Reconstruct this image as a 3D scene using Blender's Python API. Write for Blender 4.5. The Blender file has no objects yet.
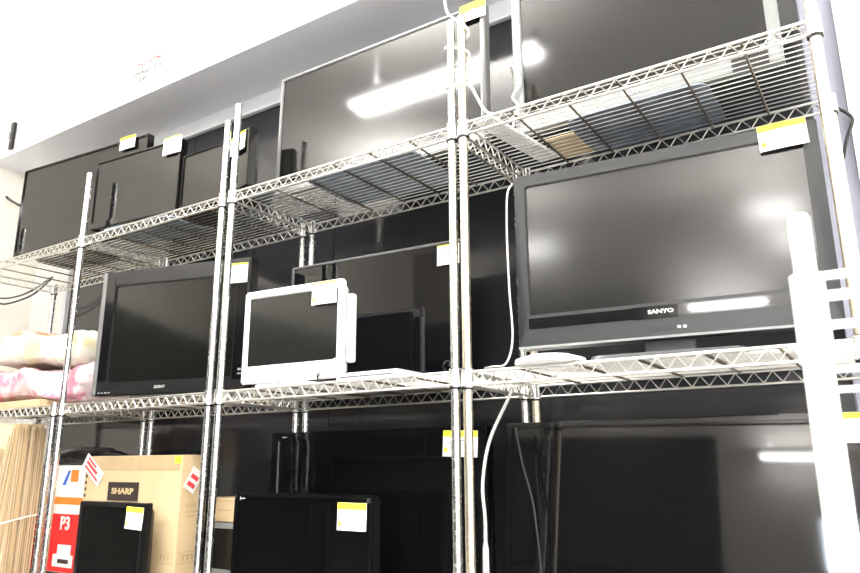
import bpy, bmesh, math, random
from mathutils import Vector, Matrix, noise
random.seed(7)
R = math.radians
S = bpy.context.scene
COL = S.collection

# ------------------------------------------------------------------ camera
cam_d = bpy.data.cameras.new('camera'); cam = bpy.data.objects.new('camera', cam_d); COL.objects.link(cam)
cam_d.sensor_width = 36; cam_d.sensor_fit = 'HORIZONTAL'; cam_d.lens = 29.673
r2 = Vector((0.83817932, 0.54537617, -0.00450168)); u2 = Vector((0.13582621, -0.20074083, 0.97018264)); fw = Vector((-0.52821083, 0.81379847, 0.24233319))
M = Matrix((r2, u2, -fw)).transposed().to_4x4(); M.translation = Vector((0.9389, -1.6267, 1.0))
cam.matrix_world = M
cam_d.clip_start = 0.05
cam_d.dof.use_dof = True; cam_d.dof.focus_distance = 2.3; cam_d.dof.aperture_fstop = 9
S.camera = cam

# ------------------------------------------------------------------ world, lights, exposure
w = bpy.data.worlds.new('world'); S.world = w; w.use_nodes = True
w.node_tree.nodes['Background'].inputs[0].default_value = (0.80, 0.88, 1.0, 1)
w.node_tree.nodes['Background'].inputs[1].default_value = 1.2
S.view_settings.view_transform = 'Standard'; S.view_settings.look = 'None'
S.view_settings.gamma = 1; S.view_settings.use_curve_mapping = False
S.view_settings.exposure = 0.38
S.cycles.max_bounces = 8; S.cycles.glossy_bounces = 5; S.cycles.diffuse_bounces = 5
S.cycles.sample_clamp_indirect = 8; S.cycles.use_denoising = True
LAMP_POWER = 30
# ceiling lamp positions (centre x, y, z, length)
LAMPS = [(-0.90, -.88, 3.02, 1.1, 'twin tube batten hanging nearest the racks'), (1.12, -4.3, 3.02, .45, 'short twin tube batten in the middle of the aisle'),
         (-2.3, -2.5, 3.02, .7, 'added twin tube batten by the cream wall, brightening the ceiling'), (2.4, -1.2, 2.35, 1.5, 'added twin tube batten by the white shop wall, brightening the racks'),  # both battens added as fill, for the ceiling and the rack rims
         (-1.05, -4.65, 3.02, .6, 'twin tube batten over the charcoal wall'), (1.32, -5.2, 3.0, .4, 'short twin tube batten in front of the white upper wall'),
         (.70, -5.22, 2.43, .72, 'low hung twin tube batten beside the high window')]

# ------------------------------------------------------------------ materials
def mat(name, col, rough=.5, metal=0., spec=.5, noise_amt=0., noise_scale=20., col2=None, bump=0., emit=None, coat=0., rough_var=0., transm=0., sheen=0.):
    m = bpy.data.materials.new(name); m.use_nodes = True
    nt = m.node_tree; b = nt.nodes['Principled BSDF']
    b.inputs['Base Color'].default_value = (*col, 1)
    b.inputs['Roughness'].default_value = rough; b.inputs['Metallic'].default_value = metal
    b.inputs['Specular IOR Level'].default_value = spec; b.inputs['Coat Weight'].default_value = coat
    b.inputs['Transmission Weight'].default_value = transm
    b.inputs['Sheen Weight'].default_value = sheen
    if emit: b.inputs['Emission Color'].default_value = (*emit[0], 1); b.inputs['Emission Strength'].default_value = emit[1]
    if noise_amt or bump or rough_var:
        tc = nt.nodes.new('ShaderNodeTexCoord'); n = nt.nodes.new('ShaderNodeTexNoise')
        n.inputs['Scale'].default_value = noise_scale; n.inputs['Detail'].default_value = 4
        nt.links.new(tc.outputs['Object'], n.inputs['Vector'])
        if noise_amt:
            mx = nt.nodes.new('ShaderNodeMix'); mx.data_type = 'RGBA'
            mx.inputs[6].default_value = (*col, 1)
            c2 = col2 or tuple(c * .6 for c in col); mx.inputs[7].default_value = (*c2, 1)
            rp = nt.nodes.new('ShaderNodeValToRGB'); rp.color_ramp.elements[0].position = .5 - .5 * (1 - noise_amt) * .6; rp.color_ramp.elements[1].position = .72
            rp.color_ramp.elements[1].color = (noise_amt,) * 3 + (1,)
            nt.links.new(n.outputs['Fac'], rp.inputs[0]); nt.links.new(rp.outputs[0], mx.inputs[0]); nt.links.new(mx.outputs[2], b.inputs['Base Color'])
        if bump:
            bp = nt.nodes.new('ShaderNodeBump'); bp.inputs['Strength'].default_value = bump; bp.inputs['Distance'].default_value = .01
            nt.links.new(n.outputs['Fac'], bp.inputs['Height']); nt.links.new(bp.outputs[0], b.inputs['Normal'])
        if rough_var:
            mr = nt.nodes.new('ShaderNodeMapRange'); mr.inputs[3].default_value = max(0, rough - rough_var); mr.inputs[4].default_value = rough + rough_var
            nt.links.new(n.outputs['Fac'], mr.inputs[0]); nt.links.new(mr.outputs[0], b.inputs['Roughness'])
    return m
MT = dict(
    plaster=mat('white_plaster', (.86, .855, .84), .8, noise_amt=.15, noise_scale=3, col2=(.78, .77, .75), bump=.05),
    cream=mat('cream_plaster', (.84, .81, .74), .85, noise_amt=.2, noise_scale=2, col2=(.72, .69, .63), bump=.05),
    smoky=mat('smoky_clear_plastic', (.06, .06, .06), .05, noise_amt=.05),
    tan=mat('greyish_tan_plaster', (.42, .40, .38), .85, noise_amt=.2, noise_scale=2),
    soffit=mat('grey_soffit_paint', (.88, .89, .94), .7, noise_amt=.15, noise_scale=4, col2=(.82, .83, .89)),
    floor=mat('pale_floor_tile', (.60, .595, .59), .4, noise_amt=.3, noise_scale=8),
    ceil=mat('ceiling_board', (.88, .86, .82), .9, noise_amt=.15, noise_scale=5, col2=(.7, .68, .64)),
    darkwall=mat('charcoal_wall', (.03, .03, .033), .6, noise_amt=.3, noise_scale=5),
    glass=mat('dark_window_glass', (.022, .023, .026), .10, spec=.6, rough_var=.03, noise_scale=6),
    winframe=mat('white_window_frame', (.80, .81, .85), .4, noise_amt=.1),
    lavender=mat('pale_grey_trim', (.36, .37, .46), .45, noise_amt=.1),
    chrome=mat('chrome_plate', (.86, .86, .85), .26, 1., noise_amt=.12, noise_scale=60, col2=(.6, .58, .55), rough_var=.08),
    stained=mat('stained_chrome_plate', (.86, .80, .66), .34, 1., noise_amt=.5, noise_scale=70, col2=(.50, .36, .18), rough_var=.12),
    wire=mat('shelf_wire_plate', (.76, .75, .72), .33, 1., noise_amt=.15, noise_scale=80, col2=(.5, .46, .4), rough_var=.1),
    barm=mat('support_bar_plate', (.32, .28, .22), .4, 1., noise_amt=.5, noise_scale=70, col2=(.16, .12, .08)),
    blackp=mat('black_plastic', (.006, .006, .0065), .35, noise_amt=.2, noise_scale=30),
    piano=mat('gloss_black_plastic', (.004, .004, .0045), .08, rough_var=.03, noise_scale=12),
    greyp=mat('dark_grey_plastic', (.055, .058, .062), .38, noise_amt=.2, noise_scale=30),
    silverp=mat('silver_grey_plastic', (.17, .17, .17), .38, metal=.3, noise_amt=.1, noise_scale=40),
    gunmetal=mat('gunmetal_plastic', (.017, .018, .020), .38, metal=0, noise_amt=.1, noise_scale=40),
    palesilver=mat('pale_silver_plastic', (.25, .26, .26), .4, metal=.1, noise_amt=.1, noise_scale=40),
    bluegrey=mat('blue_grey_base_plastic', (.16, .20, .25), .4, noise_amt=.6, noise_scale=25, col2=(.05, .06, .08)),
    whitep=mat('white_plastic', (.85, .85, .86), .35, noise_amt=.06, noise_scale=10),
    scr_gloss=mat('glossy_screen', (.003, .003, .0035), .045, rough_var=.02, noise_scale=4),
    scr_matte=mat('matte_screen', (.010, .010, .0095), .135, spec=.5, rough_var=.03, noise_scale=4),
    scr_semi=mat('satin_screen', (.006, .006, .0055), .085, spec=.55, rough_var=.03, noise_scale=4),
    paper=mat('white_card', (.88, .88, .86), .6, noise_amt=.04, noise_scale=60),
    yellow=mat('yellow_print', (.90, .86, .05), .6, noise_amt=.1, noise_scale=200),
    ink=mat('grey_ink', (.30, .31, .33), .7, noise_amt=.1, noise_scale=200),
    redink=mat('red_ink', (.72, .06, .07), .6, noise_amt=.1, noise_scale=80),
    blackink=mat('black_ink', (.035, .025, .02), .6, noise_amt=.1, noise_scale=80),
    card=mat('cardboard', (.62, .47, .28), .8, noise_amt=.3, noise_scale=9, col2=(.53, .39, .22), bump=.03),
    carddark=mat('cardboard_aged', (.50, .37, .21), .85, noise_amt=.4, noise_scale=25, col2=(.38, .27, .15), bump=.06),
    cardedge=mat('cardboard_edge', (.76, .62, .42), .9, noise_amt=.35, noise_scale=90, col2=(.56, .43, .26), bump=.1),
    tape=mat('clear_tape', (.66, .52, .30), .2, noise_amt=.2, noise_scale=15),
    red=mat('red_print', (.75, .03, .03), .4, noise_amt=.15, noise_scale=12, col2=(.55, .02, .02)),
    orange=mat('orange_print', (.85, .25, .04), .5, noise_amt=.1),
    blue=mat('blue_print', (.05, .15, .55), .5, noise_amt=.1),
    cable=mat('black_cable_rubber', (.015, .015, .016), .45, noise_amt=.1),
    whitecable=mat('white_cable_vinyl', (.85, .83, .80), .4, noise_amt=.1),
    greycable=mat('grey_cable_vinyl', (.55, .56, .56), .35, noise_amt=.1),
    tube=mat('lamp_tube', (1, 1, 1), .5, noise_amt=0, emit=((1, .97, .92), 22)),
    fixture=mat('lamp_housing_enamel', (.8, .8, .8), .4, noise_amt=.05),
    logo=mat('silver_logo_print', (.75, .75, .75), .35, metal=.2, noise_amt=.05),
    string=mat('white_twine', (.85, .84, .8), .8, noise_amt=.1),
    darkbag=mat('black_polythene', (.02, .02, .025), .25, noise_amt=.2, bump=.4, noise_scale=14),
)
def floral(name, base, c1, c2, scale):
    m = bpy.data.materials.new(name); m.use_nodes = True; nt = m.node_tree; b = nt.nodes['Principled BSDF']
    b.inputs['Roughness'].default_value = .9; b.inputs['Sheen Weight'].default_value = .2
    tc = nt.nodes.new('ShaderNodeTexCoord'); v = nt.nodes.new('ShaderNodeTexVoronoi'); v.inputs['Scale'].default_value = scale
    n = nt.nodes.new('ShaderNodeTexNoise'); n.inputs['Scale'].default_value = scale * .8; n.inputs['Detail'].default_value = 5
    n2 = nt.nodes.new('ShaderNodeTexNoise'); n2.inputs['Scale'].default_value = scale * .45
    for x in (v, n, n2): nt.links.new(tc.outputs['Object'], x.inputs['Vector'])
    r1 = nt.nodes.new('ShaderNodeValToRGB'); r1.color_ramp.elements[0].position = .50; r1.color_ramp.elements[1].position = .60
    rr = nt.nodes.new('ShaderNodeValToRGB'); rr.color_ramp.elements[0].position = .15; rr.color_ramp.elements[0].color = (1, 1, 1, 1); rr.color_ramp.elements[1].position = .35; rr.color_ramp.elements[1].color = (0, 0, 0, 1)
    nt.links.new(n.outputs['Fac'], r1.inputs[0]); nt.links.new(v.outputs['Distance'], rr.inputs[0])
    m1 = nt.nodes.new('ShaderNodeMix'); m1.data_type = 'RGBA'; m1.inputs[6].default_value = (*base, 1); m1.inputs[7].default_value = (*c1, 1)
    m2 = nt.nodes.new('ShaderNodeMix'); m2.data_type = 'RGBA'; m2.inputs[7].default_value = (*c2, 1)
    mul = nt.nodes.new('ShaderNodeMath'); mul.operation = 'MULTIPLY'
    nt.links.new(r1.outputs[0], m1.inputs[0]); nt.links.new(m1.outputs[2], m2.inputs[6])
    nt.links.new(rr.outputs[0], mul.inputs[0]); nt.links.new(n2.outputs['Fac'], mul.inputs[1]); nt.links.new(mul.outputs[0], m2.inputs[0])
    nt.links.new(m2.outputs[2], b.inputs['Base Color'])
    return m
MT['pinkquilt'] = floral('pink_floral_cotton', (.74, .60, .62), (.66, .24, .34), (.55, .12, .24), 13)
MT['yellowquilt'] = floral('cream_floral_cotton', (.74, .70, .60), (.66, .58, .34), (.34, .38, .40), 9)
MT['orangecloth'] = floral('orange_patterned_cotton', (.80, .40, .25), (.85, .70, .62), (.80, .30, .2), 16)

# ------------------------------------------------------------------ helpers
def link(name, me, m=None, parent=None):
    o = bpy.data.objects.new(name, me); COL.objects.link(o)
    if m is not None and me is not None and not me.materials: me.materials.append(MT[m] if isinstance(m, str) else m)
    if parent is not None: o.parent = parent
    return o
def smooth(me, ang=35):
    for p in me.polygons: p.use_smooth = True
    try: me.set_sharp_from_angle(angle=R(ang))
    except Exception: pass
def mk(name, bm, m, parent=None, sm=False):
    me = bpy.data.meshes.new(name); bm.normal_update(); bm.to_mesh(me); bm.free()
    if sm: smooth(me)
    return link(name, me, m, parent)
def bx(bm, x0, x1, y0, y1, z0, z1, bev=0., seg=1):
    r = bmesh.ops.create_cube(bm, size=1)
    vs = r['verts']
    for v in vs:
        v.co = Vector(((x0 + x1) / 2 + v.co.x * (x1 - x0), (y0 + y1) / 2 + v.co.y * (y1 - y0), (z0 + z1) / 2 + v.co.z * (z1 - z0)))
    if bev:
        es = list({e for v in vs for e in v.link_edges})
        rr = bmesh.ops.bevel(bm, geom=es, offset=bev, segments=seg, affect='EDGES', profile=.5)
    return vs
def box(name, m, dims, parent=None, bev=0., seg=1):
    bm = bmesh.new(); bx(bm, *dims, bev=bev, seg=seg); return mk(name, bm, m, parent, sm=bev > 0 and seg > 1)
def tube(bm, pts, r, n=6, closed_ends=True):
    pts = [Vector(p) for p in pts]; rings = []
    up = None
    for i, p in enumerate(pts):
        t = (pts[min(i + 1, len(pts) - 1)] - pts[max(i - 1, 0)]).normalized()
        if up is None: up = Vector((0, 0, 1)) if abs(t.z) < .9 else Vector((1, 0, 0))
        a = t.cross(up).normalized(); b = a.cross(t).normalized(); up = b
        rr = r[i] if isinstance(r, (list, tuple)) else r
        rings.append([bm.verts.new(p + (a * math.cos(k * 2 * math.pi / n) + b * math.sin(k * 2 * math.pi / n)) * rr) for k in range(n)])
    for i in range(len(rings) - 1):
        for k in range(n):
            bm.faces.new((rings[i][k], rings[i][(k + 1) % n], rings[i + 1][(k + 1) % n], rings[i + 1][k]))
    if closed_ends:
        bm.faces.new(rings[0]); bm.faces.new(list(reversed(rings[-1])))
def curve_pts(ctrl, k=8):
    c = [Vector(p) for p in ctrl]; out = []
    for i in range(len(c) - 1):
        p0 = c[max(i - 1, 0)]; p1 = c[i]; p2 = c[i + 1]; p3 = c[min(i + 2, len(c) - 1)]
        for j in range(k):
            t = j / k
            out.append(.5 * ((2 * p1) + (p2 - p0) * t + (2 * p0 - 5 * p1 + 4 * p2 - p3) * t * t + (3 * p1 - p0 - 3 * p2 + p3) * t ** 3))
    out.append(c[-1]); return out
def lathe(bm, prof, n=20, cx=0, cy=0):
    rings = [[bm.verts.new((cx + r * math.cos(2 * math.pi * k / n), cy + r * math.sin(2 * math.pi * k / n), z)) for k in range(n)] for r, z in prof]
    for i in range(len(rings) - 1):
        for k in range(n):
            bm.faces.new((rings[i][k], rings[i][(k + 1) % n], rings[i + 1][(k + 1) % n], rings[i + 1][k]))
    bm.faces.new(list(reversed(rings[0]))); bm.faces.new(rings[-1])
def empty(name, loc, rz=0.):
    o = bpy.data.objects.new(name, None); COL.objects.link(o); o.location = loc; o.rotation_euler = (0, 0, rz); o.empty_display_size = .05
    return o
def tag(o, label=None, cat=None, group=None, kind=None):
    if label: o['label'] = label
    if cat: o['category'] = cat
    if group: o['group'] = group
    if kind: o['kind'] = kind
    return o
def text_mesh(txt, size, bold=0.0):
    cu = bpy.data.curves.new('lettering', 'FONT'); cu.body = txt; cu.size = size; cu.align_x = 'CENTER'; cu.align_y = 'CENTER'; cu.offset = bold; cu.extrude = size * .01; cu.resolution_u = 3
    o = bpy.data.objects.new('lettering', cu); COL.objects.link(o)
    dg = bpy.context.evaluated_depsgraph_get(); me = bpy.data.meshes.new_from_object(o.evaluated_get(dg))
    bpy.data.objects.remove(o); bpy.data.curves.remove(cu)
    me.materials.clear()
    return me
def text(name, txt, size, m, parent, mtx, bold=0., sx=1.):
    me = text_mesh(txt, size, bold); me.transform(Matrix.Diagonal((sx, 1, 1, 1))); me.transform(mtx)
    return link(name, me, m, parent)
FRONT = Matrix.Rotation(R(90), 4, 'X')             # lettering lying in XZ, read from -Y
def front_at(x, y, z, rz=0, tilt=0): return Matrix.Translation((x, y, z)) @ Matrix.Rotation(rz, 4, 'Z') @ Matrix.Rotation(tilt, 4, 'Y') @ FRONT

# ------------------------------------------------------------------ the room
MID, TOP, LOW = 1.240, 1.955, .480          # shelf surfaces
XL, XR, YB, YF, ZC = -3.42, 3.4, .60, -5.4, 3.62
def struct(name, m, dims, label=None, bev=0.):
    o = box(name, m, dims, None, bev); o['kind'] = 'structure'
    if label: o['label'] = label
    return o
struct('floor', 'floor', (XL - .1, XR + .1, YF - .1, YB + .3, -.1, 0), 'pale floor of the shop')
struct('ceiling', 'ceil', (XL - .1, XR + .1, YF - .1, YB + .3, ZC, ZC + .1), 'pale ceiling high above the racks')
struct('wall_left', 'cream', (XL - .1, XL, YF - .1, YB + .3, 0, ZC), 'cream wall at the left end of the racks')
struct('wall_right', 'plaster', (XR, XR + .1, YF - .1, YB + .3, 0, ZC), 'white wall of the shop')
struct('beam_1', 'plaster', (XL, XR, .255, .9, 2.775, ZC - .001), 'white plastered beam running above the racks')
sof = struct('trim_1', 'soffit', (XL, XR, .256, YB, 2.765, 2.7745), 'grey underside of the plastered beam')
# back wall around the long dark window
bm = bmesh.new()
WX0, WX1, WZ1 = -3.0, .86, 2.70
bx(bm, XL, WX0, YB, YB + .2, 0, 2.77); bx(bm, WX0, WX1, YB, YB + .2, WZ1, 2.77); bx(bm, WX0, WX1, YB, YB + .2, 0, .12); bx(bm, WX1, XR, YB, YB + .2, 0, 2.77)
wb = mk('wall_back', bm, 'plaster'); wb['kind'] = 'structure'; wb['label'] = 'pale back wall behind the racks'
win = empty('window_1', ((WX0 + WX1) / 2, YB, .12)); win['kind'] = 'structure'; win['label'] = 'long dark glazed window behind the wire racks'
ox = (WX0 + WX1) / 2
pn = [WX0, -1.98, -1.0, -.02, WX1]
for i in range(4):
    box('pane', 'glass', (pn[i] + .002 - ox, pn[i + 1] - .002 - ox, .0, .02, 0.001, WZ1 - .12 - .002), win)
box('head_frame', 'winframe', (WX0 - ox, WX1 - ox, -.03, -.001, WZ1 - .12 - .012, WZ1 - .12 + .068), win, .004)
box('jamb', 'lavender', (WX1 - ox - .01, WX1 - ox + .035, -.03, -.001, 0, WZ1 - .12 - .014), win, .004)
box('jamb', 'winframe', (WX0 - ox - .035, WX0 - ox + .005, -.03, -.001, 0, WZ1 - .12 - .014), win, .004)
# trims at the right end of the window
o = struct('trim_2', 'lavender', (.896, .939, YB - .05, YB - .001, 0.3, 2.35), 'pale lavender grey strip beside the window'); 
o = struct('trim_3', 'plaster', (.94, 1.6, YB - .08, YB - .001, 0, 2.7), 'bright white wall panel beyond the last rack post')
# front wall: dark lower part, white above, glazed doorway
bm = bmesh.new(); D0, D1 = .82, 1.6
bx(bm, XL, -.05, YF - .1, YF, 2.7, ZC); bx(bm, -.05, D0, YF - .1, YF, 0, ZC); bx(bm, D1, XR, YF - .1, YF, 0, ZC); bx(bm, D0, D1, YF - .1, YF, 1.9, ZC); bx(bm, D0, D1, YF - .1, YF, 0, 1.45)
o = mk('wall_front', bm, 'tan'); o['kind'] = 'structure'; o['label'] = 'greyish tan wall opposite the racks'
bm = bmesh.new(); bx(bm, XL, -.05, YF - .1, YF, 0, 2.7)
o = mk('wall_front', bm, 'darkwall'); o['kind'] = 'structure'; o['label'] = 'charcoal wall panel opposite the racks'
e = empty('added_dark_cabinet', (-3.12, -2.9, 0)); tag(e, 'tall charcoal cabinets added along the cream wall to darken reflections', 'cabinet')  # added unseen dark mass, keeps the pale wall out of screen reflections
box('cabinet_body', 'darkwall', (-.26, .24, -2.3, 2.2, .003, 2.15), e)
for k in range(5): box('door', 'blackp', (.2405, .262, -2.28 + k * .9, -1.40 + k * .9, .08, 2.12), e, .004)
e = empty('added_dark_counter', (-1.6, -2.75, 0)); tag(e, 'long low charcoal counter added across the aisle to darken reflections', 'counter')  # added unseen, blocks pale reflections in the lower televisions
box('counter_body', 'darkwall', (-1.1, 2.0, -.25, .25, .003, 1.02), e); box('counter_top', 'blackp', (-1.12, 2.02, -.27, .27, 1.021, 1.05), e, .004)

# ------------------------------------------------------------------ ceiling lamps (fluorescent fittings; two added as fill, all with an added uplight)
for i, (x, y, z, L, lab) in enumerate(LAMPS):
    e = empty('ceiling_lamp', (x, y, z)); tag(e, lab, 'lamp')
    bm = bmesh.new(); bx(bm, -L / 2, L / 2, -.05, .05, .03, .09, bev=.01); mk('housing', bm, 'fixture', e)
    for s in (-1, 1):
        bm = bmesh.new(); tube(bm, [(-L / 2 + .02, s * .045, 0.012), (L / 2 - .02, s * .045, 0.012)], .014, 10); mk('tube', bm, 'tube', e, True)
        bm = bmesh.new(); tube(bm, [(s * L * .35, 0, .09), (s * L * .35, 0, ZC - z)], .006, 6); mk('hanger', bm, 'fixture', e)
    ld = bpy.data.lights.new('lamp_light', 'AREA'); ld.shape = 'RECTANGLE'; ld.size = L - .06; ld.size_y = .12; ld.energy = LAMP_POWER * L; ld.color = (1, .985, .96)
    lo = bpy.data.objects.new('lamp_light', ld); COL.objects.link(lo); lo.location = (0, 0, -.006); lo.parent = e
    ld = bpy.data.lights.new('added_uplight', 'AREA'); ld.shape = 'RECTANGLE'; ld.size = L - .06; ld.size_y = .10; ld.energy = LAMP_POWER * L * (3.8 if x < -2 else 2.6); ld.color = (1, .985, .96)  # extra upward light added to brighten the ceiling, stronger by the cream wall
    lo = bpy.data.objects.new('added_uplight', ld); COL.objects.link(lo); lo.location = (0, 0, .095); lo.rotation_euler = (R(180), 0, 0); lo.parent = e
# daylight through the high window
ld = bpy.data.lights.new('window_daylight', 'AREA'); ld.shape = 'RECTANGLE'; ld.size = D1 - D0; ld.size_y = .45; ld.energy = 40; ld.color = (.85, .93, 1)
lo = bpy.data.objects.new('window_daylight', ld); COL.objects.link(lo); lo.location = ((D0 + D1) / 2, YF - .02, 1.675); lo.rotation_euler = (R(90), 0, 0)

# ------------------------------------------------------------------ chrome wire shelving racks
POST_R = .0125
def post_mesh(h):
    bm = bmesh.new(); prof = [(.001, 0), (POST_R, .001)]; z = .02
    while z < h - .02:
        prof += [(POST_R, z - .0012), (POST_R - .0009, z - .0007), (POST_R - .0009, z + .0007), (POST_R, z + .0012)]; z += .0254
    prof += [(POST_R, h - .003), (POST_R - .003, h)]
    lathe(bm, prof, 16); me = bpy.data.meshes.new('post'); bm.to_mesh(me); bm.free(); smooth(me, 25); return me
def collar_mesh():
    bm = bmesh.new(); lathe(bm, [(POST_R + .0003, -.044), (POST_R + .0052, -.044), (POST_R + .0058, -.040), (POST_R + .0046, -.036), (POST_R + .0030, 0.002), (POST_R + .0042, .0035), (POST_R + .0042, .006), (POST_R + .0003, .006)], 18)
    me = bpy.data.meshes.new('collar'); bm.to_mesh(me); bm.free(); smooth(me, 40); me.materials.append(MT['chrome']); return me
COLLAR = collar_mesh()
bm = bmesh.new(); lathe(bm, [(POST_R + .0003, -.049), (POST_R + .0040, -.0485), (POST_R + .0040, -.0447), (POST_R + .0003, -.0445)], 16)
RING = bpy.data.meshes.new('collar_ring'); bm.to_mesh(RING); bm.free(); RING.materials.append(MT['blackp'])
RH = .034        # truss height between the two rim wires
def truss_x(L, back=False):
    bm = bmesh.new(); a, b = POST_R + .003, L - POST_R - .003
    tube(bm, [(a, 0, -.003), (b, 0, -.003)], .0042, 8); tube(bm, [(a, 0, -.003 - RH), (b, 0, -.003 - RH)], .0038, 8)
    n = int(round((b - a) / .0235)); n += n % 2
    pts = [(a + (b - a) * i / n, .0, -.005 if i % 2 else -.001 - RH) for i in range(n + 1)]
    tube(bm, pts, .0026, 6)
    me = bpy.data.meshes.new('edge_truss'); bm.to_mesh(me); bm.free(); smooth(me, 60); me.materials.append(MT['wire']); return me
def truss_y(D):
    bm = bmesh.new(); a, b = POST_R + .003, D - POST_R - .003
    tube(bm, [(0, a, -.003), (0, b, -.003)], .0036, 8); tube(bm, [(0, a, -.003 - RH), (0, b, -.003 - RH)], .0032, 8)
    n = int(round((b - a) / .0235)); n += n % 2
    tube(bm, [(0, a + (b - a) * i / n, -.005 if i % 2 else -.001 - RH) for i in range(n + 1)], .0021, 5)
    me = bpy.data.meshes.new('end_truss'); bm.to_mesh(me); bm.free(); smooth(me, 60); me.materials.append(MT['wire']); return me
def rack(x0, x1, ptop, label, lm='chrome', rm='chrome', zt=0, zm=0, rtop=None, ext=0):
    L = x1 - x0; D = .424
    e = empty('wire_shelving_rack', (x0, 0, 0)); tag(e, label, 'shelf rack')
    pm = {}
    for px, mm in ((0, lm), (L, rm)):
        for py in (0, D):
            hp = rtop if (rtop and px and not py) else (TOP + .012 if py else ptop); key = (mm, hp)
            if key not in pm: pm[key] = post_mesh(hp); pm[key].materials.append(MT[mm])
            p = link('post', pm[key], None, e); p.location = (px, py, 0)
            for z in (LOW, MID + zm, TOP + zt):
                if z > hp: continue
                c = link('collar', COLLAR, None, p); c.location = (0, 0, z)
                c = link('collar_ring', RING, None, p); c.location = (0, 0, z)
            bmc = None
    TY = truss_y(D)
    bm = bmesh.new(); tube(bm, [(.004, 0, 0), (L - .004, 0, 0)], .0016, 5); wm = bpy.data.meshes.new('mat_wire'); bm.to_mesh(wm); bm.free(); smooth(wm, 60); wm.materials.append(MT['wire'])
    bm = bmesh.new(); tube(bm, [(0, 0.004, 0), (0, D - .004, 0)], .0032, 6); cm = bpy.data.meshes.new('cross_bar'); bm.to_mesh(cm); bm.free(); smooth(cm, 60); cm.materials.append(MT['barm'])
    TX = truss_x(L)
    for z in (LOW, MID + zm, TOP + zt):
        if ext and z > 1.5:
            L += ext; TX = truss_x(L)
            bm = bmesh.new(); tube(bm, [(.004, 0, 0), (L - .004, 0, 0)], .0016, 5); wm = bpy.data.meshes.new('mat_wire'); bm.to_mesh(wm); bm.free(); smooth(wm, 60); wm.materials.append(MT['wire'])
        sh = empty('shelf', (0, 0, z)); sh.parent = e
        f = link('front_edge_truss', TX, None, sh); b = link('back_edge_truss', TX, None, sh); b.location = (0, D, 0)
        link('end_truss', TY, None, sh); r_ = link('end_truss', TY, None, sh); r_.location = (L, 0, 0)
        n = 17
        for i in range(1, n):
            wv = link('mat_wire', wm, None, sh); wv.location = (0, D * i / n, 0.0005)
        for i in range(1, 6):
            c = link('cross_bar', cm, None, sh); c.location = (L * i / 6, 0, -.0046)
    return e
PA, PB, PC = 2.249, 2.304, 2.3085
rack(-2.855, -1.955, 2.24, 'chrome wire rack at the far left end, holding quilts and flattened cartons', rtop=MID + .012, ext=.036)
rack(-1.900, -1.014, PA, 'chrome wire rack holding the carton and the first turned television', zt=-.004)
rack(-.9626, -.0376, PB, 'chrome wire rack with the small white television on its middle shelf', zt=0)
rack(0, .90, PC, 'chrome wire rack with a stained left post, carrying the large silver framed television', lm='stained', rm='stained', zt=.0015, zm=-.003)

# ------------------------------------------------------------------ televisions
def ring(bm, w, h, l, r, t, b, y0, y1, bev=.003):
    o = [(0, 0), (w, 0), (w, h), (0, h)]; i = [(l, b), (w - r, b), (w - r, h - t), (l, h - t)]
    vo0 = [bm.verts.new((x, y0, z)) for x, z in o]; vi0 = [bm.verts.new((x, y0, z)) for x, z in i]
    vo1 = [bm.verts.new((x, y1, z)) for x, z in o]; vi1 = [bm.verts.new((x, y1, z)) for x, z in i]
    for k in range(4):
        j = (k + 1) % 4
        bm.faces.new((vo0[k], vo0[j], vi0[j], vi0[k])); bm.faces.new((vo0[j], vo0[k], vo1[k], vo1[j]))
        bm.faces.new((vi0[k], vi0[j], vi1[j], vi1[k])); bm.faces.new((vo1[j], vo1[k], vi1[k], vi1[j]))
    bmesh.ops.bevel(bm, geom=[e for e in bm.edges if all(abs(v.co.y - y0) < 1e-6 for v in e.verts) or (e.verts[0] in vo0 and e.verts[1] in vo1) or (e.verts[1] in vo0 and e.verts[0] in vo1)], offset=bev, segments=2, affect='EDGES')
    bmesh.ops.recalc_face_normals(bm, faces=bm.faces)
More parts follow.
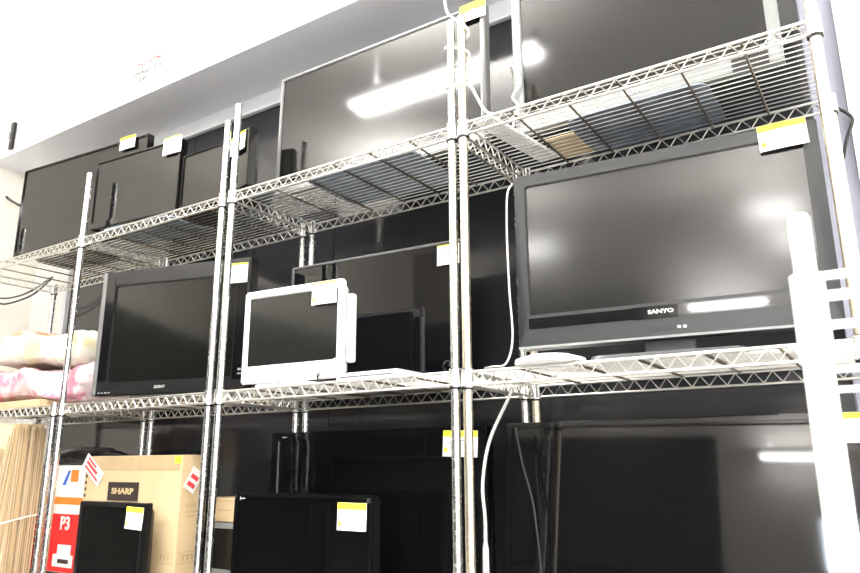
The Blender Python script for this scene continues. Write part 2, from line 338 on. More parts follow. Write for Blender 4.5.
def television(A, rot, wdt, zb, h, label, shelf, bez=(.02, .02, .02, .04), frame='piano', scr='scr_gloss', depth=.035, back=.06, tilt=0., bev=.003, stand='black', standw=.3, standd=.2, neckw=.12, housing='blackp', backinset=.06, basem='blackp', name='flat_television', standshift=0, group=None):
    """A = front lower left corner (x, y) of the screen body; zb = height of its lower edge; shelf = height of what it stands on."""
    e = empty(name, (A[0], A[1], shelf), R(rot)); tag(e, label, 'television', group)
    T = Matrix.Translation((0, 0, zb - shelf)) @ Matrix.Rotation(R(-tilt), 4, 'X')
    def part(n, bm, m, par=None, sm=True):
        bm.transform(T); return mk(n, bm, m, par or e, sm)
    l, r, t, b = bez
    bm = bmesh.new(); ring(bm, wdt, h, l, r, t, b, 0, depth, bev); bez_o = part('bezel', bm, frame)
    bm = bmesh.new(); bx(bm, l - .002, wdt - r + .002, .006, depth - .002, b - .002, h - t + .002); part('screen', bm, scr, sm=False)
    # tapered back housing
    bm = bmesh.new(); q = backinset
    f = [bm.verts.new(p) for p in ((.006, depth, .006), (wdt - .006, depth, .006), (wdt - .006, depth, h - .006), (.006, depth, h - .006))]
    g = [bm.verts.new(p) for p in ((q, depth + back, q), (wdt - q, depth + back, q), (wdt - q, depth + back, h - q), (q, depth + back, h - q))]
    bm.faces.new(f); bm.faces.new(list(reversed(g)))
    for k in range(4): bm.faces.new((f[(k + 1) % 4], f[k], g[k], g[(k + 1) % 4]))
    bmesh.ops.recalc_face_normals(bm, faces=bm.faces)
    bmesh.ops.bevel(bm, geom=list(bm.edges), offset=.006, segments=2, affect='EDGES')
    part('back_housing', bm, housing)
    if stand:
        cx = wdt / 2 + standshift; yb = depth * .5 + .012
        bm = bmesh.new(); bx(bm, cx - neckw / 2, cx + neckw / 2, yb, yb + .03, .008, zb - shelf + .05, bev=.004); mk('stand_neck', bm, basem, e, True)
        bm = bmesh.new(); n = 40; hw, hd = standw / 2, standd / 2; vs = []; vt = []
        for k in range(n):
            a = 2 * math.pi * k / n; ca, sa = math.cos(a), math.sin(a)
            x = cx + hw * math.copysign(abs(ca) ** .22, ca); y = yb + .015 + hd * math.copysign(abs(sa) ** .22, sa)
            vs.append(bm.verts.new((x, y, .0022))); vt.append(bm.verts.new((cx + (x - cx) * .97, yb + .015 + (y - yb - .015) * .97, .012)))
        bm.faces.new(list(reversed(vs))); bm.faces.new(vt)
        for k in range(n): bm.faces.new((vs[k], vs[(k + 1) % n], vt[(k + 1) % n], vt[k]))
        mk('stand_base', bm, basem, e, True)
    e['_T'] = [c for row in T for c in row]
    e['_h'] = h; e['_zb'] = zb
    return e
def on_face(e, x, z, y=-.001):
    """local matrix on a television's front at x from its left edge and height z above its lower edge"""
    v = list(e['_T']); T = Matrix([v[i * 4:i * 4 + 4] for i in range(4)])
    return T @ Matrix.Translation((x, y, z))
def logo(e, txt, x, z, size, m='logo', bold=.0, sx=1., y=-.001, name='logo'):
    return text(name, txt, size, m, e, on_face(e, x, z, y) @ FRONT, bold, sx)
def face_box(e, name, m, x0, x1, z0, z1, y0=-.0015, y1=.001, bev=0.):
    bm = bmesh.new(); bx(bm, x0, x1, y0, y1, z0, z1, bev=bev); bm.transform(on_face(e, 0, 0, 0)); return mk(name, bm, m, e)
rng = random.Random(3)
def price_tag(e, x, ztop, wd, ht, label, lean=0., yellow_dot=True, header=.24, y=-.004, torn=False):
    bpy.context.view_layer.update()
    W = Matrix.Translation(e.location) @ Matrix.Rotation(e.rotation_euler.z, 4, 'Z')
    mw = W @ on_face(e, x, ztop - e['_zb'], y) @ Matrix.Rotation(R(lean), 4, 'Y')
    t = empty('price_tag', (0, 0, 0)); t.matrix_world = mw; tag(t, label, 'price tag')
    bm = bmesh.new(); n = 6; c = .0022   # slightly curled card
    top = [[bm.verts.new((wd * i / n, -c * math.sin(math.pi * i / n) - c * .8 * (j / 3) ** 2 + k * .0006, -ht * j / 3)) for i in range(n + 1)] for k in (0, 1) for j in range(4)]
    for j in range(3):
        for i in range(n):
            bm.faces.new((top[j][i], top[j][i + 1], top[j + 1][i + 1], top[j + 1][i])); bm.faces.new((top[4 + j][i + 1], top[4 + j][i], top[5 + j][i], top[5 + j][i + 1]))
    for j in range(3):
        bm.faces.new((top[j][0], top[j + 1][0], top[5 + j][0], top[4 + j][0])); bm.faces.new((top[j + 1][n], top[j][n], top[4 + j][n], top[5 + j][n]))
    for i in range(n):
        bm.faces.new((top[0][i + 1], top[0][i], top[4][i], top[4][i + 1])); bm.faces.new((top[3][i], top[3][i + 1], top[7][i + 1], top[7][i]))
    bmesh.ops.recalc_face_normals(bm, faces=bm.faces); mk('card', bm, 'paper', t)
    def patch(name, m, x0, x1, z0, z1, off=.0012):
        bm = bmesh.new(); k = 5; a = []
        for i in range(k + 1):
            xx = x0 + (x1 - x0) * i / k
            for zz in (z0, z1): a.append(bm.verts.new((xx, -c * math.sin(math.pi * xx / wd) - c * .8 * (zz / ht) ** 2 - off, -zz)))
        for i in range(k): bm.faces.new((a[2 * i], a[2 * i + 2], a[2 * i + 3], a[2 * i + 1]))
        return mk(name, bm, m, t)
    if header: patch('header_band', 'yellow', .0005, wd - .0005, .0005, ht * header)
    if yellow_dot: patch('yellow_mark', 'yellow', wd * .05, wd * .15, ht * .66, ht * .84)
    for (a, b, cc, d) in ((.42, .62, .36, .41), (.1, .3, .46, .49), (.86, .95, .80, .85)):
        patch('printed_line', 'ink', wd * a, wd * b, ht * cc, ht * d)
    return t

# ---- top shelf
T1 = television((-2.726, .12), 5, .925, 2.02, .48, 'large dark television at the left end of the top shelves', TOP, (.012, .012, .012, .03), scr='scr_gloss', standw=.4)
T2 = television((-1.952, .055), 4.9, .535, 2.01, .322, 'black edged television in front of the leftmost large one on the top shelf', TOP, (.010, .016, .010, .03), back=.04, standw=.42, standd=.22, basem='bluegrey', standshift=.1)
T3 = television((-1.400, .10), 1, .262, 2.0, .243, 'small dark television partly behind the two middle front posts on the top shelf', TOP, (.008, .012, .008, .02), back=.03, standw=.2, standd=.14, backinset=.03)
T3b = television((-1.118, .095), -15, .172, 2.0, .235, 'narrow small television turned sideways on the top shelf, beside the huge glossy one', TOP, (.012, .016, .012, .02), back=.03, depth=.03, standw=.14, standd=.12, backinset=.03)
T4 = television((-.932, .17), .4, .912, 1.985, .497, 'huge silver framed television with a long lamp reflection on the middle top shelf', TOP, (.016, .018, .012, .03), frame='silverp', scr='scr_semi', tilt=1.0, standw=.46, standd=.30, basem='bluegrey', standshift=.02)
T5 = television((.050, .245), -.8, .768, 2.005, .50, 'big television in a pale silver frame on the right top shelf', TOP, (.032, .030, .026, .055), frame='palesilver', scr='scr_semi', tilt=-.6, standw=.40, standd=.26, basem='bluegrey', standshift=.01)
logo(T5, 'SONY', .385, .03, .022, 'whitep', .0006, 1.4, y=-.003)
face_box(T5, 'dark_bezel_section', 'blackp', .645, .735, -.002, .052, -.003, .002)  # black section across the right part of the lower bezel
# ---- middle shelf
M1 = television((-1.669, -.02), 14, .683, 1.258, .496, 'turned dark grey television with a silvery left edge, left middle shelf', MID, (.066, .060, .062, .052), frame='blackp', scr='scr_semi', depth=.05, back=.06, standw=.3, standd=.16)
face_box(M1, 'speaker_strip', 'piano', .018, .058, .056, .47)
face_box(M1, 'side_trim', 'silverp', -.003, .016, .002, .494, -.004, .045, .002)
face_box(M1, 'glossy_side_panel', 'piano', .628, .672, .040, .44)
logo(M1, 'SONY', .315, .026, .015, 'logo', .0002, 1.25)
face_box(M1, 'sticker', 'logo', .652, .668, .072, .080); face_box(M1, 'sticker', 'logo', .652, .668, .058, .063)
for k in range(4): face_box(M1, 'button', 'logo', .028 + k * .016, .036 + k * .016, .010, .013)
M3 = television((-.948, .30), 3.3, .742, 1.262, .475, 'wide dark television standing behind the small white one', MID, (.010, .010, .008, .03), frame='silverp', scr='scr_gloss', depth=.03, back=.05, standw=.3, standd=.18)
M4 = television((-.913, .04), 3.8, .420, 1.262, .319, 'small white television with a grey screen on the middle shelf', MID, (.026, .024, .028, .060), frame='whitep', scr='scr_matte', depth=.02, back=.045, housing='whitep', basem='whitep', standw=.24, standd=.15, bev=.006, backinset=.02, neckw=.1)
bm = bmesh.new(); bx(bm, .408, .436, .035, .062, .03, .255, bev=.008, seg=2); bm.transform(on_face(M4, 0, .02, 0)); mk('rear_cover', bm, 'whitep', M4, True)
M5 = television((.129, .05), 5.2, .748, 1.290, .483, 'large grey framed television with glowing lamp spots on the right middle shelf', MID - .003, (.034, .034, .036, .088), frame='gunmetal', scr='scr_matte', depth=.05, back=.08, standw=.36, standd=.24, basem='greyp')
face_box(M5, 'glossy_strip', 'piano', .03, .30, .050, .078); face_box(M5, 'logo_plate', 'piano', .30, .405, .048, .079, -.002)
logo(M5, 'SANYO', .366, .064, .0135, 'whitep', .0003, 1.35, y=-.0035)
face_box(M5, 'smoky_strip', 'smoky', .406, .714, .050, .078)
face_box(M5, 'lower_rail', 'palesilver', .001, .747, -.001, .0045, -.005, .004)
face_box(M5, 'control_panel', 'blackp', .335, .395, .018, .028)
for k in range(2): face_box(M5, 'indicator', 'whitep', .402 + k * .013, .409 + k * .013, .020, .026, -.003)
box('screen_edge', 'palesilver', (.029, .031, -.0005, .003, 0, .01), None) if False else None
# ---- lower shelf
B1 = television((-1.735, .02), 0, .395, .545, .322, 'small black television in front of the printed carton', LOW, (.018, .018, .018, .05), frame='blackp', scr='scr_semi', depth=.035, back=.035, housing='blackp', standw=.22, standd=.15, backinset=.03)
B2 = television((-.900, .03), 0, .566, .500, .413, 'black television with rounded corners, frontmost on the middle lower shelf', LOW, (.018, .018, .020, .05), frame='piano', scr='scr_gloss', depth=.04, back=.04, standw=.3, standd=.17, bev=.008)
logo(B2, '|-----', .045, .396, .012, 'logo', .0008)
B3 = television((-.932, .22), 2, .850, .520, .588, 'big black television standing behind the round cornered one on the lower shelf', LOW, (.034, .034, .030, .06), frame='piano', scr='scr_gloss', depth=.04, back=.06, standw=.4, standd=.2)
logo(B3, '-----', .062, .572, .012, 'logo', .0005)
face_box(B3, 'inner_rim', 'silverp', .034, .037, .06, .558, -.0015, .004)
B4 = television((-.050, .245), 3, .975, .50, .622, 'huge glossy black television filling the right end of the lower shelf', LOW, (.022, .022, .018, .05), frame='piano', scr='scr_gloss', depth=.045, back=.06, tilt=7, standw=.45, standd=.2)

# ------------------------------------------------------------------ price tags
price_tag(T1, .738, 2.512, .105, .066, 'yellow topped price tag on the corner of the far left top television', lean=0)
price_tag(T2, .432, 2.345, .108, .078, 'white price tag over the edge of the thin black television, top shelf', header=.06, yellow_dot=False)
price_tag(T3b, .030, 2.228, .118, .075, 'price tag behind the front posts, on the sideways television', header=.12, yellow_dot=False)
price_tag(T4, .822, 2.488, .098, .066, 'yellow topped price tag at the top corner of the lamp reflecting television', header=.45, yellow_dot=False)
price_tag(M1, .585, 1.733, .088, .077, 'price tag on the right corner of the turned grey television', header=.1, yellow_dot=False)
price_tag(M3, .645, 1.722, .085, .072, 'price tag on the wide television behind the white one', header=.06, yellow_dot=False)
price_tag(M4, .300, 1.576, .100, .075, 'faded price tag stuck on the small white television', header=.08, yellow_dot=True, y=-.004)
price_tag(M5, .622, 1.776, .104, .066, 'yellow topped price tag on the large grey framed television', lean=-2.0)
price_tag(B1, .302, .856, .098, .076, 'yellow topped price tag on the small black television by the carton', lean=2)
price_tag(B2, .444, .892, .106, .076, 'yellow topped price tag on the round cornered black television', lean=0)
price_tag(B3, .705, 1.098, .118, .077, 'yellow topped price tag crossed by the two front posts', lean=2)
price_tag(B4, .845, 1.118, .1, .072, 'price tag on the huge glossy television, behind the white stand', header=.2, yellow_dot=False)

# ------------------------------------------------------------------ cartons, flattened cartons, bag and parcel
C = empty('carton', (-1.595, .13, LOW)); tag(C, 'tall brown television carton with a black name panel on the left lower shelf', 'box')
bm = bmesh.new(); bx(bm, -.305, .305, 0, .115, .003, .555, bev=.004, seg=2); mk('carton_body', bm, 'card', C, True)
bm = bmesh.new(); bx(bm, -.302, .302, .045, .07, .5552, .5565); mk('packing_tape', bm, 'tape', C)
bm = bmesh.new(); bx(bm, -.295, .295, -.0012, .001, .500, .552); mk('worn_top_edge', bm, 'carddark', C)
bm = bmesh.new(); bx(bm, -.135, .060, -.0018, .001, .385, .455); npn = mk('name_panel', bm, 'blackink', C)
text('lettering', 'SHARP', .031, 'tape', npn, front_at(-.038, -.0035, .420), .0012, 1.5)
def sticker(x, y, z, w_, h_, lean, m, parent, name='red_label', side=False):
    e = empty(name, (x, y, z)); e.parent = parent; e.rotation_euler = (0, R(lean), R(90) if side else 0)
    bm = bmesh.new(); bx(bm, -w_ / 2, w_ / 2, -.0012, 0, -h_ / 2, h_ / 2); mk('label_sheet', bm, m, e)
    return e
s1 = sticker(-.246, -.0035, .502, .145, .062, 34, 'paper', C)
for k in range(3): 
    bm = bmesh.new(); bx(bm, -.055, .055 - .02 * k, -.0022, -.0015, -.021 + k * .018, -.012 + k * .018 + (.004 if k == 1 else 0)); mk('red_print', bm, 'redink', s1)
s2 = sticker(.3095, .05, .465, .055, .085, 30, 'paper', C, side=True)
for k in range(2):
    bm = bmesh.new(); bx(bm, -.018, .018, -.0022, -.0015, -.028 + k * .03, -.012 + k * .03); mk('red_print', bm, 'redink', s2)
bm = bmesh.new(); bx(bm, .262, .3, -.0022, -.0013, .525, .550); mk('yellow_sticker', bm, 'yellow', C)
def outline(x0, x1, z0, z1, y, parent, t=.002, side=False):
    bm = bmesh.new()
    for a in ((x0, x1, z0, z0 + t), (x0, x1, z1 - t, z1), (x0, x0 + t, z0, z1), (x1 - t, x1, z0, z1)):
        bx(bm, a[0], a[1], y - .0004, y, a[2], a[3])
    for k in range(3): bx(bm, x0 + .015 + k * .02, x0 + .024 + k * .02, y - .0004, y, z0 + .01, z1 - .01)
    if side:
        bm.transform(Matrix.Translation((.3063, .0, 0)) @ Matrix.Rotation(R(90), 4, 'Z'))
    mk('printed_symbols', bm, 'carddark', parent)
outline(.205, .285, .175, .215, -.0008, C); outline(.012, .085, .175, .215, 0, C, side=True)
text('lettering', 'AQUOS', .020, 'carddark', C, Matrix.Translation((.3065, .060, .375)) @ Matrix.Rotation(R(90), 4, 'Z') @ FRONT, 0, 1)
for k, zz in enumerate((.350, .335, .20)):
    bm = bmesh.new(); bx(bm, .306, .3068, .03, .09, zz, zz + .004); mk('printed_line', bm, 'carddark', C)
for k, zz in enumerate((.47, .445, .42, .395)):
    bm = bmesh.new(); bx(bm, -.296, -.285, -.0014, -.0004, zz, zz + .012); mk('handling_mark', bm, 'blackink', C)

e = empty('carton', (-1.16, .30, .790)); tag(e, 'small brown printed carton on top of the grey monitor behind the posts', 'box')
bm = bmesh.new(); bx(bm, -.17, .17, 0, .1, 0.001, .088, bev=.003, seg=2); mk('carton_body', bm, 'card', e, True)
text('lettering', '- - ------', .024, 'carddark', e, front_at(-.08, -.001, .045), .001)
bm = bmesh.new(); bx(bm, -.169, .169, -.0015, 0, .074, .078); mk('lid_line', bm, 'carddark', e)
e = television((-1.33, .30), 0, .34, .60, .188, 'old grey framed monitor sandwiched between small brown cartons', .60, (.02, .02, .022, .022), frame='palesilver', scr='scr_matte', depth=.03, back=.06, stand=None, name='computer_monitor')
e['category'] = 'monitor'
e = empty('carton', (-1.16, .30, LOW)); tag(e, 'small brown carton under the grey monitor with a dark hand hole', 'box')
bm = bmesh.new(); bx(bm, -.17, .17, 0, .1, 0.003, .119, bev=.003, seg=2); mk('carton_body', bm, 'card', e, True)
bm = bmesh.new(); bx(bm, -.155, -.085, -.0015, 0, .085, .098, bev=.0006); mk('hand_hole', bm, 'blackink', e)

# flattened cartons, standing on edge
rs = random.Random(5)
for k in range(13):
    lean = 0; th = .0085
    if k < 4: lean = (13, 10, 7, 3)[k]
    yy = -.045 + k * .0145
    hh = (.60, .66, .685, .69)[k] if k < 4 else .692 + rs.uniform(-.02, .006)
    ww = .56 + rs.uniform(-.01, .02)
    xr = -2.235 + rs.uniform(-.012, .010) - (.09, .065, .045, .02)[k] * 1.6 if k < 4 else -2.235 + rs.uniform(-.012, .01)
    e = empty('flattened_carton', (xr, yy, LOW + .004))
    labs = ('outermost and most tilted flattened carton at the front of the tied bundle', 'second of the tilted flattened cartons, just behind the outermost',
            'third of the tilted flattened cartons, next to the upright ones', 'barely tilted flattened carton touching the front of the upright stack')
    tag(e, labs[k] if k < 4 else ('rearmost upright flattened carton of the tied bundle, nearest the red carton' if k == 12 else 'flattened brown carton inside the upright part of the tied bundle'), 'cardboard', 'flattened cartons in the bundle')
    sg = 6; bm = bmesh.new(); amp = rs.uniform(-.003, .003)
    for s in range(2):      # two plies
        bx(bm, -ww, 0 if s else -.004, s * (th * .5 + .0006), s * (th * .5 + .0006) + th * .46, 0, hh)
    bm.transform(Matrix.Rotation(R(lean), 4, 'Y'))
    mk('folded_board', bm, 'cardedge' if k % 3 else 'card', e)
    bm = bmesh.new(); bx(bm, -.002, .0012, .0006, th * .4, 0.02, hh - .01); bm.transform(Matrix.Rotation(R(lean), 4, 'Y')); mk('fluted_edge', bm, 'carddark', e)
# twine round the bundle
bm = bmesh.new(); tube(bm, curve_pts([(-2.35, -.062, .745), (-2.27, -.060, .752), (-2.222, -.03, .765), (-2.215, .06, .785), (-2.22, .145, .80), (-2.40, .155, .80)], 6), .003, 6)
o = mk('twine', bm, 'string', None, True); tag(o, 'white twine tied round the flattened cartons', 'string')
bm = bmesh.new(); bmesh.ops.create_icosphere(bm, subdivisions=1, radius=.009, matrix=Matrix.Translation((-2.262, -.061, .752)))
mk('knot', bm, 'string', o)

# red and white printed parcel
e = empty('printer_carton', (-2.25, .21, LOW)); tag(e, 'red and white printed carton behind the left front posts', 'box')
bm = bmesh.new(); bx(bm, -.24, .27, 0, .2, .003, .52, bev=.004, seg=2); mk('carton_body', bm, 'paper', e, True)
bm = bmesh.new(); bx(bm, -.238, .268, -.0015, 0, .08, .315); mk('red_panel', bm, 'red', e)
bm = bmesh.new(); bx(bm, -.1, .268, -.0015, 0, .355, .385); mk('orange_band', bm, 'orange', e)
bm = bmesh.new(); bx(bm, .12, .175, -.0015, 0, .45, .50); mk('orange_patch', bm, 'orange', e)
bm = bmesh.new(); 
vs = [bm.verts.new(p) for p in ((.06, -.002, .435), (.085, -.002, .435), (.115, -.002, .495), (.10, -.002, .5))]; bm.faces.new(vs); mk('blue_mark', bm, 'blue', e)
text('lettering', 'P3', .075, 'paper', e, front_at(.118, -.003, .275), .002)
for k, zz in enumerate((.27, .24, .21, .18)):
    bm = bmesh.new(); bx(bm, -.16, -.07, -.0022, -.0016, zz, zz + .006); mk('printed_line', bm, 'paper', e)
bm = bmesh.new(); bx(bm, .05, .20, -.0026, -.0016, .10, .15, bev=.0004); bx(bm, .08, .18, -.003, -.0016, .15, .19, bev=.0004); mk('pictured_printer', bm, 'paper', e)
bm = bmesh.new(); bx(bm, .09, .17, -.0034, -.0028, .115, .132); mk('pictured_slot', bm, 'blackink', e)
bm = bmesh.new(); bx(bm, -.238, .268, -.0016, -.0001, .01, .078); mk('black_base_band', bm, 'blackink', e)

# black plastic bag on top of it
bm = bmesh.new(); bmesh.ops.create_uvsphere(bm, u_segments=40, v_segments=18, radius=1)
for v in bm.verts:
    p = v.co.copy(); d = noise.noise(p * 2.4) * .22 + noise.noise(p * 6) * .09
    v.co = Vector((p.x * .25 * (1 + d), p.y * .09 * (1 + d * .4), max(p.z, -.62) * .046 * (1 + d)))
me_o = mk('plastic_bag', bm, 'darkbag', None, True); me_o.location = (-2.22, .33, LOW + .52 + .034); tag(me_o, 'crumpled black plastic bag on top of the red and white carton', 'bag')

# ------------------------------------------------------------------ bedding on the left middle shelf
def ribbon(name, path, y0, y1, th, m, seed, amp=.012, gather=None):
    """a padded quilt folded along path (x, z); soft rounded cross-section along y"""
    P = curve_pts([(x, 0, z) for x, z in path], 9); ns = 26; nu = len(P)
    bm = bmesh.new(); rows = []
    for i, p in enumerate(P):
        t = (P[min(i + 1, nu - 1)] - P[max(i - 1, 0)]).normalized(); nrm = Vector((-t.z, 0, t.x))
        endf = min(1, min(i, nu - 1 - i) / 4) ** .5
        row = []
        for k in range(ns * 2):
            a = 2 * math.pi * k / (ns * 2); ca, sa = math.cos(a), math.sin(a)
            yy = (y0 + y1) / 2 + (y1 - y0) / 2 * math.copysign(abs(ca) ** .35, ca)
            off = th / 2 * math.copysign(abs(sa) ** .5, sa) * max(endf, .25)
            q = p + nrm * off; q.y = yy
            s = Vector((q.x * 5, q.y * 7, q.z * 9 + seed))
            dsp = noise.noise(s) * amp + abs(noise.noise(s * 2.2)) * amp * .7
            q += (nrm * math.copysign(1, sa) * dsp) + Vector((0, math.copysign(1, ca) * dsp * .8, 0)) * (abs(ca) > .8)
            if gather:
                g = math.exp(-((q.x - gather[0]) ** 2 + (q.z - gather[1]) ** 2) / .006)
                ang = math.atan2(q.z - gather[1], q.x - gather[0])
                if q.y < (y0 + y1) / 2: q.y += g * (.045 + .012 * math.sin(ang * 9 + seed))
            row.append(bm.verts.new(q))
        rows.append(row)
    for i in range(nu - 1):
        for k in range(ns * 2): bm.faces.new((rows[i][k], rows[i][(k + 1) % (ns * 2)], rows[i + 1][(k + 1) % (ns * 2)], rows[i + 1][k]))
    bm.faces.new(rows[0]); bm.faces.new(list(reversed(rows[-1]))); bmesh.ops.recalc_face_normals(bm, faces=bm.faces)
    for f in bm.faces: f.smooth = True
    return mk(name, bm, m, None, False)
o = ribbon('folded_quilt', [(-2.80, 1.350), (-2.5, 1.354), (-2.2, 1.347), (-1.98, 1.342), (-1.84, 1.338)], .035, .38, .132, 'pinkquilt', 1.3, .030, (-2.03, 1.35))
tag(o, 'pink floral folded quilt, lower one on the left middle shelf', 'bedding')
o = ribbon('folded_quilt', [(-2.80, 1.545), (-2.5, 1.522), (-2.25, 1.506), (-2.0, 1.49), (-1.87, 1.478)], .045, .38, .122, 'yellowquilt', 5.1, .026)
tag(o, 'cream and yellow floral folded quilt lying on the pink one', 'bedding')
o = ribbon('folded_cloth', [(-2.82, 1.63), (-2.72, 1.635), (-2.62, 1.63)], .20, .39, .05, 'orangecloth', 9, .006)
tag(o, 'orange patterned folded cloth on the cream quilt', 'cloth')
bm = bmesh.new(); bx(bm, -2.82, -2.10, .01, .34, MID + .003, MID + .034, bev=.002); o = mk('flat_carton', bm, 'card'); tag(o, 'flat brown carton under the pink quilt', 'box')
bm = bmesh.new(); bx(bm, -2.80, -2.12, .02, .33, MID + .0342, MID + .0352); mk('top_flap', bm, 'carddark', o)

# ------------------------------------------------------------------ small things lying on the shelves
e = empty('flat_device', (-.36, .075, MID)); tag(e, 'flat white box lying on the shelf beside the small white television', 'box')
bm = bmesh.new(); bx(bm, -.115, .115, -.05, .08, .003, .026, bev=.003, seg=2); mk('device_case', bm, 'whitep', e, True)
bm = bmesh.new(); bx(bm, -.10, .10, -.052, -.0495, .012, .015); mk('front_slot', bm, 'silverp', e)
e = empty('round_plate', (.222, .035, MID - .003)); tag(e, 'round white plate under the lower left corner of the large grey television', 'plate')
bm = bmesh.new(); lathe(bm, [(.078, .003), (.09, .006), (.088, .016), (.055, .026), (.02, .029)], 40); mk('disc', bm, 'whitep', e, True)
# pale board under the pale silver television's left end, and the ribbed white strip
bm = bmesh.new()
for k in range(7): bx(bm, -.034 + k * .010, -.027 + k * .010, 0, .36, 0, .006, bev=.0015)
bx(bm, -.034, .034, 0, .36, .004, .008)
o = mk('ribbed_strip', bm, 'whitep'); o.location = (.052, .03, TOP + .0045); tag(o, 'ribbed white plastic strip lying across the right top shelf', 'strip'); o.rotation_euler.z = -.14
bm = bmesh.new(); bx(bm, -.055, .055, -.08, .08, 0, .004, bev=.001); o = mk('cardboard_sheet', bm, 'card'); o.location = (.20, .325, TOP + .004); tag(o, 'pale piece of card lying on the right top shelf', 'cardboard')

# ------------------------------------------------------------------ cables
def cable(name, ctrl, r, m, label, n=7, k=8, cat='cable'):
    bm = bmesh.new(); tube(bm, curve_pts(ctrl, k), r, n); o = mk(name, bm, m, None, True); tag(o, label, cat); return o
# white cable wound round the middle pair of posts
pts = [(-.062, -.02, 2.62), (-.045, -.02, 2.36), (-.02, -.022, 2.30), (.010, -.018, 2.27)]
turns = [(0.020, .004), (0.004, .020), (-.045, .018), (-.056, -.002), (-.040, -.018), (-.004, -.0185)]
z = 2.255
seq = []
for t in range(3):
    for q, (x, y) in enumerate(turns):
        seq.append((x, y, z)); z -= .0125 if t < 2 else .007
seq += [(.03, -.012, z), (.075, .0, TOP + .016), (.11, .03, TOP + .012)]
cable('cable', pts + seq, .0042, 'whitecable', 'white cable twisted round the two middle front posts above the top shelf')
cable('cable', [(.045, .215, TOP + .012), (.052, .232, 2.05), (.072, .232, 2.09), (.050, .232, 2.13), (.078, .234, 2.18), (.060, .233, 2.23), (.038, .25, 2.25), (.032, .29, 2.20)], .0042, 'whitecable', 'short white cable looped over the left edge of the pale silver television')
c_ = cable('cable', [(.122, .06, 1.76), (.116, .036, 1.72), (.113, .032, 1.60), (.115, .032, 1.45), (.120, .032, 1.32), (.105, .02, MID + .012), (.06, .03, MID + .008), (.02, .06, MID + .01)], .0028, 'greycable', 'thin grey cord hanging beside the left edge of the large grey television')
c_ = cable('cable', [(.03, .20, 1.200), (.018, .19, 1.17), (-.02, .15, 1.06), (-.022, .11, .95), (-.012, .1, .86), (-.012, .1, .792)], .0048, 'greycable', 'thick grey cable hanging from the middle shelf in front of the lower televisions')
bm = bmesh.new(); tube(bm, [(-.012, .1, .80), (-.012, .1, .785), (-.012, .1, .72), (-.012, .1, .66)], [.005, .008, .009, .008], 10); mk('connector', bm, 'greycable', c_, True)
cable('cable', [(.01, .255, 1.10), (.03, .25, 1.0), (.06, .25, .88), (.075, .25, .70), (.07, .25, .60)], .003, 'cable', 'thin black cord in front of the huge lower television')
def coil(cx, cy, cz, r, label, loops=2.4):
    p = [(cx + r * math.cos(a * .35) * (1 + .12 * math.sin(a)), cy + .006 * a, cz + r * .75 + r * .75 * math.sin(a * .35)) for a in range(int(loops * 18))]
    bm = bmesh.new(); tube(bm, p, .0022, 6); o = mk('cable_coil', bm, 'cable', None, True); tag(o, label, 'cable'); return o
coil(-.10, .03, MID + .003, .024, 'small coil of black wire on the shelf by the middle posts', 1.2)
coil(-.56, .012, MID + .003, .022, 'small loop of black wire at the foot of the white television', .7)
cable('cable', [(-3.405, .36, 2.578), (-3.36, .36, 2.55), (-3.18, .33, 2.47), (-3.12, .345, 2.455), (-2.9, .36, 2.44)], .008, 'cable', 'black cable entering behind the large far left television')
cable('cable', [(-3.405, .395, 1.955), (-3.25, .40, 1.94), (-3.08, .41, 1.955), (-2.9, .43, 2.02)], .005, 'cable', 'upper of two grey wires looping under the left end of the top shelf')
cable('cable', [(-3.405, .385, 1.93), (-3.28, .39, 1.905), (-3.06, .41, 1.93), (-2.9, .42, 2.0)], .005, 'cable', 'lower of two grey wires looping under the left end of the top shelf')
cable('cable', [(.91, .50, 1.96), (.935, .49, 1.93), (.945, .48, 1.90), (.925, .48, 1.85), (.91, .49, 1.80)], .0045, 'cable', 'black cable hanging beside the last rack post')
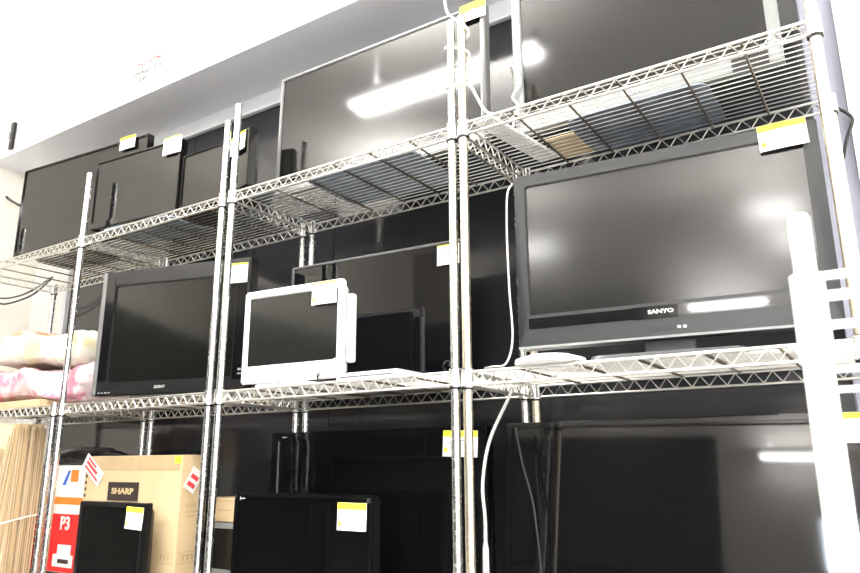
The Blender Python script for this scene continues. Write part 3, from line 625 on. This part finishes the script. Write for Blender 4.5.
# black clip on the beam and small printed notice
e = empty('cable_clip', (-3.19, .255, 2.79)); tag(e, 'black cable bracket on the face of the white beam', 'bracket')
bm = bmesh.new(); bx(bm, -.016, .016, -.02, 0, 0, .17, bev=.004); mk('bracket_plate', bm, 'blackp', e)
bm = bmesh.new(); tube(bm, [(0, -.02, .05), (.012, -.034, .06), (.012, -.034, .10), (0, -.02, .11)], .005, 6); mk('loop', bm, 'lavender', e, True)
e = empty('wall_notice', (-1.955, .2548, 2.86)); tag(e, 'faded red and grey lettering on the white beam', 'lettering')
rn = random.Random(2)
for row, (x0, x1, zz, mm) in enumerate(((-.07, .10, .075, 'redink'), (-.10, .11, .03, 'blackink'), (-.05, .03, -.010, 'blackink'))):
    x = x0; bm = bmesh.new()
    while x < x1:
        for q in range(3):
            a, b = rn.uniform(0, .012), rn.uniform(0, .018)
            if q % 2: bx(bm, x + a, x + a + .0045, -.0012, 0, zz, zz + .018)
            else: bx(bm, x, x + .013, -.0012, 0, zz + b, zz + b + .004)
        x += .02 + (rn.random() < .2) * .02
    mk('line_of_characters', bm, mm, e)['kind'] = 'stuff'

# ------------------------------------------------------------------ white wire stand close to the camera
e = empty('wire_stand', (.885, -.90, 0)); tag(e, 'bright white metal stand post with side rails, close in front of the right rack', 'stand')
for px in (0, .55):
    bm = bmesh.new(); lathe(bm, [(.001, 0), (.0128, .001), (.0128, 1.168), (.0118, 1.17), (.0098, 1.171), (.0098, 1.222), (.008, 1.2275), (.001, 1.228)], 24); p = mk('post', bm, 'whitep', e, True); p.location = (px, 0, 0)
    bm = bmesh.new(); lathe(bm, [(.0130, 1.085), (.0148, 1.086), (.0148, 1.168), (.0130, 1.169)], 24); p2 = mk('sleeve', bm, 'whitep', p, True)
for zz, rr in ((1.166, .0042), (1.147, .0050), (1.120, .0042), (1.098, .0034), (1.080, .0034), (1.062, .003), (.6, .005), (.2, .005)):
    bm = bmesh.new(); tube(bm, [(.012, 0, zz), (.538, 0, zz)], rr, 8); mk('rail', bm, 'whitep', e, True)
for px in (0, .55):
    bm = bmesh.new(); tube(bm, [(px, -.16, .012), (px, .2, .012)], .012, 8); mk('foot', bm, 'whitep', e, True)

for o in bpy.data.objects:
    for k in ('_T', '_h', '_zb'):
        if k in o: del o[k]
